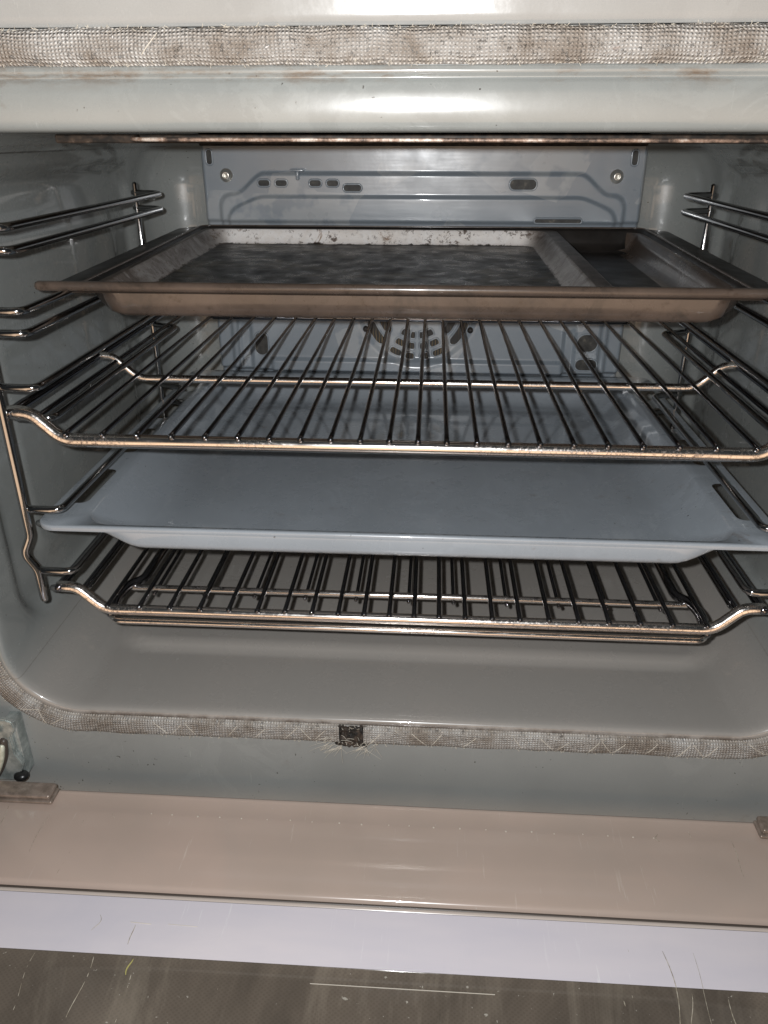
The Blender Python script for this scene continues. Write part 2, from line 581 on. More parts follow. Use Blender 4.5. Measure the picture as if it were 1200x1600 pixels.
def wall_off(x, z, y, nx, nz):
    d = 0.0
    if abs(nx) > .9:
        s_ = sdbox(y, z, .034, .338, .030, .316, .030)
        d += .0065 * (1 - sm(-.007, .005, s_))
        s2 = sdbox(y, z, .075, .300, .060, .285, .022)
        d -= .0022 * (1 - sm(-.006, .006, s2))
    if nz < -.9:
        s_ = sdbox(x, y, -.222, .232, .070, .345, .03)
        d -= .0042 * (1 - sm(-.005, .003, s_))
    return d

YB = .396
secs = []   # (y, offset outward, lip?)
lip = [(.0078, .0008), (.0075, -.0003), (.0070, -.0006), (.0067, .0004), (.0065, .0012), (.0063, .0012), (.0061, .0002), (.0057, -.0004), (.0045, -.0009), (.0030, -.0011), (.0017, -.0008), (.0008, .0002), (.0003, .0018), (0, .005)]
for o_, y_ in lip:
    secs.append((y_, o_))
y = .009
while y < YB - RC:
    secs.append((y, 0))
    y += .0048
for k in range(0, 13):
    a = PI / 2 * k / 12
    secs.append((YB - RC + RC * math.sin(a), -RC * (1 - math.cos(a))))
bm = bmesh.new()
prev = None
for (y, of) in secs:
    ring = []
    for (x, z, nx, nz) in LP:
        o_ = of
        if of > 0:
            w = sm(.296, .336, z) if nz > 0 else 0
            o_ = of * (1 + 2.55 * w)
        d = wall_off(x, z, y, nx, nz) if of == 0 else 0
        oo = o_ + d
        # keep the inward shrink from crossing
        ring.append(bm.verts.new((x + nx * oo, y, z + nz * oo)))
    if prev:
        bridge(bm, prev, ring)
    prev = ring
bm.faces.new(prev)
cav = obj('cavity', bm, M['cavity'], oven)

# front frame plate with the opening cut out
def open_loop(of, y):
    r_ = []
    for (x, z, nx, nz) in LP:
        w = sm(.296, .336, z) if nz > 0 else 0
        oo = of * (1 + 2.55 * w)
        r_.append(Vector((x + nx * oo, y, z + nz * oo)))
    return r_
bm = bmesh.new()
Lin = open_loop(.0074, .0012)
outer = [Vector((-.298, .0012, -.098)), Vector((.298, .0012, -.098)), Vector((.298, .0012, .3843)), Vector((-.298, .0012, .3843))]
fill2d(bm, [Lin, outer])
# curl the foot of the frame backwards
pa = [bm.verts.new((-.298, .0012, -.098)), bm.verts.new((.298, .0012, -.098))]
pp = pa
for (y, z) in ((.002, -.101), (.005, -.104), (.03, -.1055), (.06, -.1055)):
    q = [bm.verts.new((-.298, y, z)), bm.verts.new((.298, y, z))]
    bm.faces.new((pp[0], pp[1], q[1], q[0]))
    pp = q
ff = obj('front_frame', bm, M['frame'], oven, smooth=False)
# upper panel above the seal, leaning a little forward
bm = bmesh.new()
tl = math.tan(math.radians(6.9))
N = 30
prev = None
for (y, z) in [(.0, .3846), (-.0006, .3850)] + [(-.0006 - (h * tl), .3850 + h) for h in (.004, .010, .02, .04, .07, .10)] + [(.01, .49), (.2, .49)]:
    ring = [bm.verts.new((-.298 + .596 * i / N, y, z)) for i in range(N + 1)]
    if prev:
        bridge(bm, prev, ring, closed=False)
    prev = ring
obj('upper_fascia', bm, M['fascia'], oven)
# outer casing so the oven has a body from the side
bm = bmesh.new()
box(bm, -.300, -.2985, .0018, .42, -.105, .489)
box(bm, .2985, .300, .0018, .42, -.105, .489)
box(bm, -.2982, .2982, .418, .42, -.105, .489)
obj('casing', bm, M['galv'], oven, smooth=False)

# ---- rear panel, a pressed sheet
def ptop(ax):
    return .3085 - .0180 * sm(.146, .176, ax)
def smin(a, b, k):
    h = max(0.0, k - abs(a - b)) / k
    return min(a, b) - h * h * k / 4

def pan_h(x, z):
    ax = abs(x)
    # step A
    dA = smin(ptop(ax) - z, .1905 - ax, .014)
    h = .0036 * sm(-.0012, .0026, dA)
    dB = smin(.2885 - .010 * sm(.145, .182, ax) - z, .1830 - ax, .014)
    h += .0032 * sm(-.0010, .0024, dB)
    dC = .2665 - z
    h -= .0030 * sm(-.001, .003, dC)
    # lower pressing
    dD = min(.1345 - z, .150 - ax)
    h += .004 * sm(-.001, .004, dD)
    dE = .1215 - z
    h -= .006 * sm(-.001, .003, dE)
    for xc in (-.175, .152):
        h -= .003 * (1 - sm(.004, .0075, abs(x - xc))) * (1 - sm(.16, .175, z))
    # soft bowl round the fan
    r = math.hypot(x, z - .187)
    h -= .003 * (1 - sm(.054, .062, r))
    return h
bm = bmesh.new()
NX, NZ = 270, 290
prev = None
PY = .380
for j in range(NZ + 1):
    z = .085 + (.3345 - .085) * j / NZ
    row = []
    for i in range(NX + 1):
        x = -.2065 + .413 * i / NX
        e = sm(0, .003, .2065 - abs(x))
        row.append(bm.verts.new((x, PY + .006 * (1 - e) - pan_h(x, z), z)))
    if prev:
        bridge(bm, prev, row, closed=False)
    prev = row
panel = obj('rear_panel', bm, M['panel'], oven)

def slot(cx, cz, lx, lz, ang=0, name='vent_slot', mat='slot', py=None, rim=.0009, rimmat='panel', curve=0):
    if py is None:
        py = PY - pan_h(cx, cz)
    r = min(lx, lz) / 2
    L = rrect(-lx / 2, lx / 2, -lz / 2, lz / 2, r * .98, 6)
    ca, sa = math.cos(ang), math.sin(ang)
    P = []
    for (x, z) in L:
        z2 = z + curve * x * x
        P.append(Vector((cx + x * ca - z2 * sa, py, cz + x * sa + z2 * ca)))
    bm = bmesh.new()
    c = [bm.verts.new(p + Vector((0, -.0004, 0))) for p in P]
    f = bm.faces.new(c)
    f.material_index = 0
    b2 = bmesh.new()
    n = len(P)
    k = 6
    cc = Vector((cx, py, cz))
    rings = []
    for i, p in enumerate(P):
        tdir = (P[(i + 1) % n] - P[i - 1]).normalized()
        nn = Vector((tdir.z, 0, -tdir.x))
        rings.append([bm.verts.new(p + nn * math.cos(2 * PI * q / k) * rim + Vector((0, -1, 0)) * math.sin(2 * PI * q / k) * rim * .9) for q in range(k)])
    b2.free()
    for i in range(n):
        A, B = rings[i], rings[(i + 1) % n]
        for q in range(k):
            f = bm.faces.new((A[q], A[(q + 1) % k], B[(q + 1) % k], B[q]))
            f.material_index = 1
    return obj(name, bm, [M[mat], M[rimmat]], panel)

for cx in (-.1465, -.1301, -.098, -.0817):
    slot(cx, .2995, .0118, .0062)
slot(-.0631, .2955, .0175, .0066)
slot(.0949, .299, .0250, .0098)
slot(-.1974, .3215, .0060, .0135)
slot(.1942, .3215, .0060, .0135)
slot(.1291, .2678, .044, .0045)
slot(-.1590, .148, .014, .024)
slot(.1697, .153, .021, .018)
slot(.1705, .131, .022, .012)
# hook
bm = bmesh.new()
box(bm, -.1205, -.1078, PY - .010, PY - .0025, .3096, .3118, .0006)
tube(bm, [(-.1140, PY - .006, .3097), (-.1140, PY - .006, .3035)], .0018, 10)
obj('hook', bm, M['panel'], panel)
# screws
for (x, z) in ((-.1825, .3059), (.1798, .3058)):
    bm = bmesh.new()
    py = PY - pan_h(x, z)
    prof = [(.0, .0062), (-.0006, .0060), (-.0012, .0048), (-.0014, .0046), (-.0034, .0040), (-.0040, .0030), (-.0040, .0017), (-.0024, .0015), (-.0024, 0.00001)]
    prev = None
    for (dy, r) in prof:
        ring = [bm.verts.new((x + r * math.cos(2 * PI * k / 20), py + dy, z + r * math.sin(2 * PI * k / 20))) for k in range(20)]
        if prev:
            bridge(bm, prev, ring)
        prev = ring
    obj('screw', bm, M['screw'], panel)
# fan grille: slanting oval openings
FZ = .187
def gs(r, a0, a1, w):
    """arc shaped opening at radius r between angles (deg from straight down)"""
    bm = bmesh.new()
    n = 12
    py = PY - pan_h(math.sin(math.radians((a0 + a1) / 2)) * r, FZ - math.cos(math.radians((a0 + a1) / 2)) * r) - .0003
    outer, inner = [], []
    pts = []
    for i in range(n + 1):
        a = math.radians(a0 + (a1 - a0) * i / n)
        ww = w / 2 * math.sqrt(max(0.0, 1 - (2 * i / n - 1) ** 6) * .9 + .1)
        outer.append((r + ww, a))
        inner.append((r - ww, a))
    L = [Vector((math.sin(a) * rr, py, FZ - math.cos(a) * rr)) for rr, a in outer] + [Vector((math.sin(a) * rr, py, FZ - math.cos(a) * rr)) for rr, a in reversed(inner)]
    vs = [bm.verts.new(p + Vector((0, -.0005, 0))) for p in L]
    f = bm.faces.new(vs)
    k = 5
    rings = []
    n2 = len(L)
    for i, p in enumerate(L):
        td = (L[(i + 1) % n2] - L[i - 1]).normalized()
        nn = Vector((td.z, 0, -td.x))
        rings.append([bm.verts.new(p + nn * math.cos(2 * PI * q / k) * .0010 + Vector((0, -1, 0)) * math.sin(2 * PI * q / k) * .0012) for q in range(k)])
    for i in range(n2):
        A, B = rings[i], rings[(i + 1) % n2]
        for q in range(k):
            f = bm.faces.new((A[q], A[(q + 1) % k], B[(q + 1) % k], B[q]))
            f.material_index = 1
    obj('grille_opening', bm, [M['fan'], M['panel']], panel)
for r, w in ((.0505, .0072), (.0400, .0074), (.0290, .0076)):
    for sgn in (1, -1):
        for a0, a1 in ((3, 14), (18, 33)):
            gs(r, sgn * a0, sgn * a1, w)
for sgn in (1, -1):
    gs(.0500, sgn * 42, sgn * 74, .0095)
    gs(.0375, sgn * 46, sgn * 78, .0085)
# two little studs by the grille
for x in (-.052, .053):
    bm = bmesh.new()
    ball(bm, (x, PY - .002, .1640), .0032, 12, 8)
    obj('stud', bm, M['soot'], panel)

# ---- grill element under the roof
bm = bmesh.new()
pts = [(-.150, .060, .3395), (-.145, .031, .3384), (.19, .031, .3378), (.198, .060, .338), (.198, .10, .338), (-.16, .10, .338), (-.16, .15, .338), (.198, .15, .338)]
tube(bm, pts, .0010, 10, fr=.012)
tube(bm, [(x_[0], x_[1] + .13, x_[2] - .001) for x_ in pts], .0016, 10, fr=.012)
obj('heating_element', bm, M['rod'], oven)
bm = bmesh.new()
box(bm, -.200, .200, .066, .372, .3362, .3408, .001)
box(bm, -.195, .195, .340, .376, .3315, .3405, .001)
obj('grill_shield', bm, M['soot'], oven)

# ---- gasket
GC = .0152
def gpath(off):
    """loop at distance off outside the lip"""
    x1, z0, z1, r = .2672 + off, -.0163 - off, .3692 + off, .049 + off
    pts = []
    def add(ax, az, bx, bz, n):
        for i in range(n):
            pts.append((ax + (bx - ax) * i / n, az + (bz - az) * i / n))
    add(-x1 + r, z0, x1 - r, z0, 160)
    def arc(cx, cz, a0):
        for i in range(24):
            a = a0 + PI / 2 * i / 24
            pts.append((cx + r * math.cos(a), cz + r * math.sin(a)))
    arc(x1 - r, z0 + r, -PI / 2)
    add(x1, z0 + r, x1, z1 - r, 90)
    arc(x1 - r, z1 - r, 0)
    add(x1 - r, z1, -x1 + r, z1, 160)
    arc(-x1 + r, z1 - r, PI / 2)
    add(-x1, z1 - r, -x1, z0 + r, 90)
    arc(-x1 + r, z0 + r, PI)
    return pts
NV = 9
loops = [gpath(GC * k / (NV - 1)) for k in range(NV)]
n = len(loops[0])
bm = bmesh.new()
uvl = bm.loops.layers.uv.new('UVMap')
arcL = [0.0]
for i in range(n):
    a, b = loops[4][i], loops[4][(i + 1) % n]
    arcL.append(arcL[-1] + math.hypot(b[0] - a[0], b[1] - a[1]))
JX = -.0325   # joint in the seal at the bottom
def gas_y(i, k, x, z):
    t_ = k / (NV - 1)
    prof = math.sqrt(max(0, 1 - (2 * t_ - 1) ** 4))
    b = .0042 + .0012 * noise.noise(Vector((x * 60, z * 60, 3)))
    return .0004 - prof * b
grid = []
for i in range(n + 1):
    col = []
    ii = i % n
    for k in range(NV):
        x, z = loops[k][ii]
        t_ = k / (NV - 1)
        ed = (abs(2 * t_ - 1)) ** 3
        jx = .0010 * noise.noise(Vector((x * 45, z * 45, 9))) * ed + .0007 * noise.noise(Vector((x * 300, z * 300, 5))) * ed
        zz, xx = z, x
        if k > 4:
            s_ = 1
        else:
            s_ = .3
        if abs(x) > .25:
            xx += jx * s_ * (1 if x > 0 else -1)
        else:
            zz += jx * s_ * (1 if z > .1 else -1)
        col.append((xx, gas_y(ii, k, x, z), zz))
    grid.append(col)
V = [[bm.verts.new(p) for p in col] for col in grid[:-1]]
V.append(V[0])
for i in range(n):
    cx = loops[4][i][0]
    if loops[4][i][1] < 0 and abs(cx - JX) < .0095 and abs(loops[4][(i + 1) % n][0] - JX) < .0095:
        continue
    for k in range(NV - 1):
        f = bm.faces.new((V[i][k], V[i + 1][k], V[i + 1][k + 1], V[i][k + 1]))
        uvs = ((arcL[i], k), (arcL[i + 1], k), (arcL[i + 1], k + 1), (arcL[i], k + 1))
        for lp, (u_, kk) in zip(f.loops, uvs):
            lp[uvl].uv = (u_, kk / (NV - 1) * GC)
gask = obj('door_gasket', bm, M['gasket'], oven)
# zigzag stitches
bm = bmesh.new()
per = .0205
tot = arcL[-1]
def gp(s_, v_):
    s_ %= tot
    lo = 0
    import bisect
    lo = min(max(bisect.bisect_right(arcL, s_) - 1, 0), n - 1)
    f_ = (s_ - arcL[lo]) / max(1e-9, arcL[lo + 1] - arcL[lo])
    k = v_ * (NV - 1)
    k0 = min(int(k), NV - 2)
    g = k - k0
    a = Vector(grid[lo][k0]).lerp(Vector(grid[lo][k0 + 1]), g)
    b = Vector(grid[lo + 1][k0]).lerp(Vector(grid[lo + 1][k0 + 1]), g)
    return a.lerp(b, f_)
pts = []
s0 = 0
random.seed(21)
hide = False
sj = None
for i in range(n):
    if loops[4][i][1] < 0 and abs(loops[4][i][0] - JX) < .002:
        sj = arcL[i]
sA = sj + .012
q_ = 0
while sA < sj + tot - .024:
    pk = per * random.uniform(.42, .58)
    va, vb = (.88, .14) if q_ % 2 == 0 else (.14, .88)
    va += random.uniform(-.08, .08)
    vb += random.uniform(-.08, .08)
    hide = random.random() < (.93 if gp(sA, .5).z > .3 else .45)
    for q in range(6):
        t_ = q / 6
        p = gp(sA + pk * t_, va + (vb - va) * t_)
        p.y += .0012 if hide else -.0001 + .0002 * random.random()
        pts.append(p)
    sA += pk
    q_ += 1
tube(bm, pts, .00022, 5)
random.seed(9)
obj('stitching', bm, M['thread'], gask)
# loose fibres along both edges, and the frayed joint
bm = bmesh.new()
for q in range(2600):
    s_ = random.uniform(0, tot)
    v_ = random.choice((.03, .97, .99, .9, .1))
    p = gp(s_, v_)
    if p.x < -.285 or p.x > .285:
        continue
    d = Vector((random.uniform(-1, 1), random.uniform(-1, -.2), random.uniform(-1, 1))).normalized() * random.uniform(.0005, .0022)
    tube(bm, [p, p + d * .6 + Vector((0, -.0003, 0)), p + d + Vector((random.uniform(-.0005, .0005), 0, random.uniform(-.0005, .0005)))], .00016, 3, cap=False)
obj('loose_fibres', bm, M['thread'], gask, kind='stuff')
bm = bmesh.new()
for q in range(85):
    sd = random.choice((-1, 1))
    x0 = JX + sd * random.uniform(.006, .018)
    z0 = random.uniform(-.036, -.024) if abs(x0 - JX) > .0095 else random.uniform(-.0345, -.031)
    L = random.uniform(.003, .015) * random.uniform(.5, 1)
    dx = -random.uniform(.5, 1.6) if random.random() < .85 else random.uniform(-.3, .9)
    a = Vector((x0, -.0040, z0))
    e = a + Vector((dx, -.10, -random.uniform(.35, .9))).normalized() * L
    tube(bm, [a, a.lerp(e, .5) + Vector((0, -.0010, .0012)), e], lambda t_: .00011 * (1 - .6 * t_) + .00002, 4, cap=False)
for q in range(7):
    a = Vector((JX + random.uniform(-.009, .009), random.uniform(-.003, -.001), random.uniform(-.033, -.019)))
    e = a + Vector((random.uniform(-1, 1), random.uniform(-.3, .1), random.uniform(-.4, .4))).normalized() * random.uniform(.003, .008)
    tube(bm, [a, a.lerp(e, .5) + Vector((0, 0, .0006)), e], .00014, 4, cap=False)
obj('frayed_end', bm, M['thread'], gask, label='frayed bristly glass fibres sticking out of the gasket joint')
bm = bmesh.new()
jg = [[bm.verts.new((JX - .0118 + .0236 * i / 30 + .0012 * noise.noise(Vector((i * .7, j * .9, 4))), -.0016 - .0018 * noise.noise(Vector((i * .45, j * .6, 1))) + .0016 * (abs(i / 15 - 1) ** 4), -.0345 + .0180 * j / 20 + .0014 * noise.noise(Vector((i * .5, j * .5, 8))))) for i in range(31)] for j in range(21)]
for A_, B_ in zip(jg, jg[1:]):
    bridge(bm, A_, B_, closed=False)
obj('gasket_joint', bm, M['soot'], gask)

# ------------------------------------------------------------------ the open door (part of the oven)
ZD = -.0674
bm = bmesh.new()
box(bm, -.298, .298, -.47, -.0205, ZD - .034, ZD - .0035, .003)
door = obj('door', bm, M['door_body'], oven)
def strip(name, prof, mat, x0=-.298, x1=.298, mi=None):
    bm = bmesh.new()
    prev = None
    for (y, z) in prof:
        row = [bm.verts.new((x0 + (x1 - x0) * i / 40, y, z)) for i in range(41)]
        if prev:
            bridge(bm, prev, row, closed=False)
        prev = row
    return obj(name, bm, mat, door)
strip('door_trim', [(-.0205, ZD - .012), (-.0195, ZD - .006), (-.0193, ZD - .0020), (-.0200, ZD - .0004), (-.0215, ZD), (-.0228, ZD - .0002),
                    (-.0235, ZD - .0004), (-.0350, ZD - .0005), (-.0365, ZD - .0004), (-.0385, ZD - .0004), (-.060, ZD - .0003), (-.0905, ZD - .0003),
                    (-.0925, ZD - .0008), (-.0935, ZD - .0022), (-.0940, ZD - .0034)], M['door_taupe'])
strip('groove', [(-.0936, ZD - .0030), (-.0952, ZD - .0032), (-.0955, ZD - .0015), (-.0963, ZD - .0012), (-.0966, ZD - .0030), (-.0975, ZD - .0030), (-.0978, ZD - .0034)], M['groove'])
strip('glass_edge', [(-.0972, ZD - .0034), (-.0974, ZD - .0004), (-.0980, ZD), (-.0992, ZD), (-.0998, ZD - .0005)], M['trim_edge'])
strip('lavender_strip', [(-.0998, ZD - .0008), (-.112, ZD - .0008), (-.1352, ZD - .0008)], M['door_lav'])
strip('window', [(-.1352, ZD - .0010), (-.1354, ZD - .0012), (-.145, ZD - .0012), (-.44, ZD - .0012), (-.465, ZD - .003)], M['window'])
bm = bmesh.new()
box(bm, -.0417, .0568, -.1450, -.14475, ZD - .0012, ZD - .0009)
obj('window_mark', bm, M['thread'], door, smooth=False)
# bright reflected dots on the trim, imitated by a line of tiny beads
bm = bmesh.new()
for i in range(22):
    x = -.165 + i * .0158 + random.uniform(-.002, .002)
    ball(bm, (x, -.0372 + random.uniform(-.0004, .0004), ZD - .0002), random.uniform(.0004, .0007), 6, 4, (1, 1, .5))
obj('reflected_dots', bm, M['thread'], door)
# dried drips and scratches
def drip(x, y0, y1, wob, r, mat='grease', zz=None, frag=0.0):
    bm = bmesh.new()
    N_ = 26
    pts = []
    ph = random.uniform(0, 6)
    segs = []
    for i in range(N_ + 1):
        t_ = i / N_
        y = y0 + (y1 - y0) * t_
        z = (zz if zz is not None else (ZD - .0002 if y > -.093 else ZD - .0007 if y > -.1352 else ZD - .0011))
        if -.1 < y < -.093:
            z = ZD + .0003
        p = Vector((x + wob * math.sin(ph + t_ * 4) + wob * .5 * t_, y, z))
        if random.random() < frag:
            if len(pts) > 1:
                segs.append(pts)
            pts = []
        else:
            pts.append(p)
    if len(pts) > 1:
        segs.append(pts)
    bm.free()
    for s_ in segs:
        bm = bmesh.new()
        tube(bm, s_, lambda t_: r * (.35 + .5 * math.sin(PI * min(1, max(0, t_))) ** .5), 5)
        obj('dried_drip', bm, M[mat], door)
for a in ((-.262, -.036, -.060, .001, .00024), (-.232, -.042, -.072, .0008, .00014), (-.207, -.045, -.088, .0012, .00014, 'grease', None, .35),
          (-.186, -.034, -.046, -.004, .00016, 'grease', None, .6), (-.170, -.112, -.122, .0020, .0002), (-.147, -.117, -.129, .0003, .0003),
          (-.196, -.137, -.168, .0016, .00022, 'grease', None, .1), (-.164, -.137, -.170, .0014, .00032, 'grease', None, .05), (-.225, -.137, -.165, .0022, .0003),
          (.132, -.100, -.133, .0010, .0002, 'grease', None, .7), (.151, -.115, -.17, -.0030, .0003), (.167, -.115, -.165, .0012, .00014),
          (.158, -.138, -.172, -.0030, .0003), (.180, -.140, -.175, .0016, .0003), (.190, -.030, -.075, .0010, .00016, 'grease', None, .5),
          (.168, -.034, -.040, .0015, .00025), (.214, -.035, -.064, .0010, .00016),
          (-.142, -.137, -.146, .0010, .0006, 'ygrease', None, 0), (-.139, -.139, -.175, .0006, .0004, 'grease', None, .7),
          (.125, -.139, -.172, .0010, .0004, 'grease', None, .6), (.130, -.141, -.172, .0010, .0004, 'grease', None, .65), (.205, -.140, -.17, .002, .0003)):
    drip(*a)
for (x0, x1, y, r) in ((-.150, -.138, -.1155, .0002), (-.128, -.111, -.1155, .00016)):
    bm = bmesh.new()
    tube(bm, [(x0, y, ZD - .0006), (x1, y - .0006, ZD - .0006)], r, 5)
    obj('scratch', bm, M['thread'], door)
# brown clips at the door corners and hinge arms
for sgn in (-1, 1):
    bm = bmesh.new()
    xa, xb = sorted((sgn * .2335, sgn * .2975))
    box(bm, xa, xb, -.0345, -.0208, ZD + .0002, ZD + .0030, .0012, 3)
    box(bm, xa + (.0012 if sgn > 0 else 0), xb - (0.0012 if sgn < 0 else 0), -.0335, -.0205, ZD + .0032, ZD + .0072, .0019, 4)
    obj('hinge_clip', bm, M['clip'], door, smooth=True)
for sgn in (-1, 1):
    bm = bmesh.new()
    poly = [(.290, -.0695), (.2690, -.0690), (.2625, -.0570), (.2615, -.0530), (.2655, -.0445), (.2655, -.0300), (.2610, -.0215), (.2618, -.0165), (.2660, -.0145), (.290, -.0145)]
    P = [Vector((sgn * x, -.0125, z)) for x, z in poly]
    vs = [bm.verts.new(p) for p in P]
    f = bm.faces.new(vs)
    ex = bmesh.ops.extrude_face_region(bm, geom=[f])
    for v in ex['geom']:
        if isinstance(v, bmesh.types.BMVert):
            v.co.y += .004
    bmesh.ops.bevel(bm, geom=list(bm.edges), offset=.0008, segments=2, affect='EDGES')
    box(bm, min(sgn * .262, sgn * .270), max(sgn * .262, sgn * .270), -.0085, .0012, -.066, -.018, .0006)
    h = obj('hinge_arm', bm, M['galv'], oven, smooth=False)
    bm = bmesh.new()
    tube(bm, [(sgn * .2850, -.0128, -.0665), (sgn * .2780, -.0128, -.0560), (sgn * .2722, -.0128, -.0440), (sgn * .2706, -.0128, -.0325)], lambda t_: .0036 - .0008 * t_, 10, fr=.01)
    obj('hinge_slot', bm, M['groove'], h)
    bm = bmesh.new()
    tube(bm, [(sgn * .2850, -.0150, -.0665), (sgn * .2780, -.0165, -.0560), (sgn * .2725, -.0165, -.0440), (sgn * .2710, -.0155, -.0350)], lambda t_: .0024 - .0006 * t_, 10, fr=.01)
    obj('hinge_link', bm, M['cream'], h)
    bm = bmesh.new()
    ball(bm, (sgn * .2725, -.0160, -.0240), .0022, 10, 8)
    obj('rivet', bm, M['screw'], h)
    bm = bmesh.new()
    ball(bm, (sgn * .2648, -.0125, -.0640), .0046, 14, 10, (1.15, 1, .75))
    obj('rubber_stop', bm, M['rubber'], h)

# ------------------------------------------------------------------ side rack supports
LEV = ((.2965, .2847), (.2526, .2403), (.2090, .1868), (.1310, .1150), (.0870, .0662))
def support(sgn, label):
    root = thing('shelf_support', label, 'shelf support', (sgn * .2355, .147, .06), 'wire shelf supports on the side walls')
    X = lambda v: sgn * v
    bm = bmesh.new()
    tube(bm, [(X(.2355), .0145, .318), (X(.2355), .0145, .1185), (X(.2358), .0150, .1125), (X(.2400), .0130, .1030), (X(.2400), .0130, .0985), (X(.2358), .0150, .0880), (X(.2355), .0150, .0660)], .0026, 12, fr=.004)
    obj('upright', bm, M['rail'], root)
    bm = bmesh.new()
    tube(bm, [(X(.2355), .280, .3035), (X(.2355), .280, .052)], .0020, 12)
    obj('upright', bm, M['rail'], root)
    for i, (a, b) in enumerate(LEV):
        for z in (a, b):
            bm = bmesh.new()
            yb = .275
            yf = .0270 if (z == b and i > 1) else .0150
            xr = .2125
            tube(bm, [(X(.2355), yf + .001, z), (X(xr), yf, z), (X(xr), yb, z), (X(.2375), yb + .006, z + .0005)], .0024, 12, fr=.007 if z != b or True else 0)
            obj('rail', bm, M['rail'], root)
    return root
support(-1, 'chrome wire ladder of paired rails hooked on the left cavity wall')
support(1, 'chrome wire ladder of paired rails hooked on the right cavity wall')

# ------------------------------------------------------------------ wire shelves
WX = [-.2020, -.1797, -.1588, -.1380, -.1178, -.0982, -.0795, -.0610, -.0432, -.0258, -.0088, .0079, .0246, .0421, .0600, .0782, .0975, .1170, .1368, .1572, .1781, .2003]
def shelf(label, zw, ysl, xs=0.0, sx=1.0, zside=.017, ycross=.152, mat='chrome_worn', rbar=.0036):
    """zw: height of the dipped front bar axis"""
    root = thing('wire_shelf', label, 'wire shelf', (0, .2, zw), 'chrome wire shelves')
    zs = zw + zside
    X = lambda v: v * sx + xs
    xo = .2335
    def sbend(y):
        return [(-xo, y, zs), (-.222, y, zs - .0005), (-.2055, y, zw), (.2055, y, zw), (.222, y, zs - .0005), (xo, y, zs)]
    yb = .372
    bm = bmesh.new()
    tube(bm, [(X(a), b, c) for a, b, c in sbend(.0205)], rbar, 16, fr=.0075)
    obj('front_bar', bm, M[mat], root)
    bm = bmesh.new()
    tube(bm, [(X(a), b, c) for a, b, c in sbend(ycross)], .0029, 14, fr=.0075)
    obj('cross_bar', bm, M['chrome_worn'], root)
    bm = bmesh.new()
    tube(bm, [(X(-.205), yb, zw), (X(.205), yb, zw)], .0028, 12)
    obj('rear_bar', bm, M['chrome'], root)
    for s_ in (-1, 1):
        bm = bmesh.new()
        tube(bm, [(X(s_ * xo), .0185, zs), (X(s_ * xo), yb + .004, zs), (X(s_ * .2055), yb + .004, zs - .002)], .0031, 12, fr=.01)
        obj('side_bar', bm, M['chrome'], root)
        bm = bmesh.new()
        tube(bm, [(X(s_ * .2195), .0215, zs - .0035), (X(s_ * .2195), yb - .02, zs - .0045)], .0018, 10)
        obj('side_wire', bm, M['chrome'], root)
    for x in WX:
        bm = bmesh.new()
        j = random.uniform(-.0006, .0006)
        zt = zw + rbar + .0006
        tube(bm, [(X(x), .0188, zt), (X(x), .03, zt), (X(x) + j, .20, zt), (X(x), yb, zt - .0002)], .00155, 10)
        ball(bm, (X(x), .0180, zt - .0002), .0019, 10, 8)
        obj('crosswire', bm, M['chrome'], root)
    return root
shelf('worn chrome wire shelf right below the black baking pan', .1756, 0, rbar=.0042)
shelf('lower chrome wire shelf just above the oven floor, under the grey enamel tray', .0556, 0, sx=.968, xs=.0000, zside=.017, rbar=.0037)

# small grid lying under the bottom shelf
g = thing('grill_insert', 'low wire grill insert lying beneath the bottom wire shelf', 'grill insert', (0, .15, .042))
bm = bmesh.new()
zg = .0486
tube(bm, [(-.1975, .045, zg + .002), (-.1955, .018, zg - .0002), (.1955, .018, zg - .0002), (.1975, .045, zg + .002)], .0021, 12, fr=.008)
obj('front_bar', bm, M['chrome_worn'], g)
bm = bmesh.new()
tube(bm, [(-.1935, .0585, zg + .001), (.1935, .0585, zg + .001)], .0023, 12)
obj('cross_bar', bm, M['chrome_worn'], g)
for s_ in (-1, 1):
    bm = bmesh.new()
    tube(bm, [(s_ * .1965, .024, zg + .0015), (s_ * .1985, .040, zg + .004), (s_ * .1955, .058, zg + .004), (s_ * .1885, .0655, zg + .003), (s_ * .1875, .085, zg + .004), (s_ * .1895, .110, zg + .001), (s_ * .1895, .33, zg)], .0034, 12, fr=.006)
    obj('side_arm', bm, M['chrome'], g)
bm = bmesh.new()
tube(bm, [(-.189, .33, zg), (.189, .33, zg)], .0023, 10)
obj('rear_bar', bm, M['chrome'], g)
xg = -.178
while xg < .185:
    bm = bmesh.new()
    tube(bm, [(xg, .0560, zg - .0024), (xg, .33, zg - .0022)], .0013, 8)
    ball(bm, (xg, .0560, zg - .0022), .0014, 8, 6)
    obj('crosswire', bm, M['chrome'], g)
    xg += .0330 + random.uniform(-.004, .004)

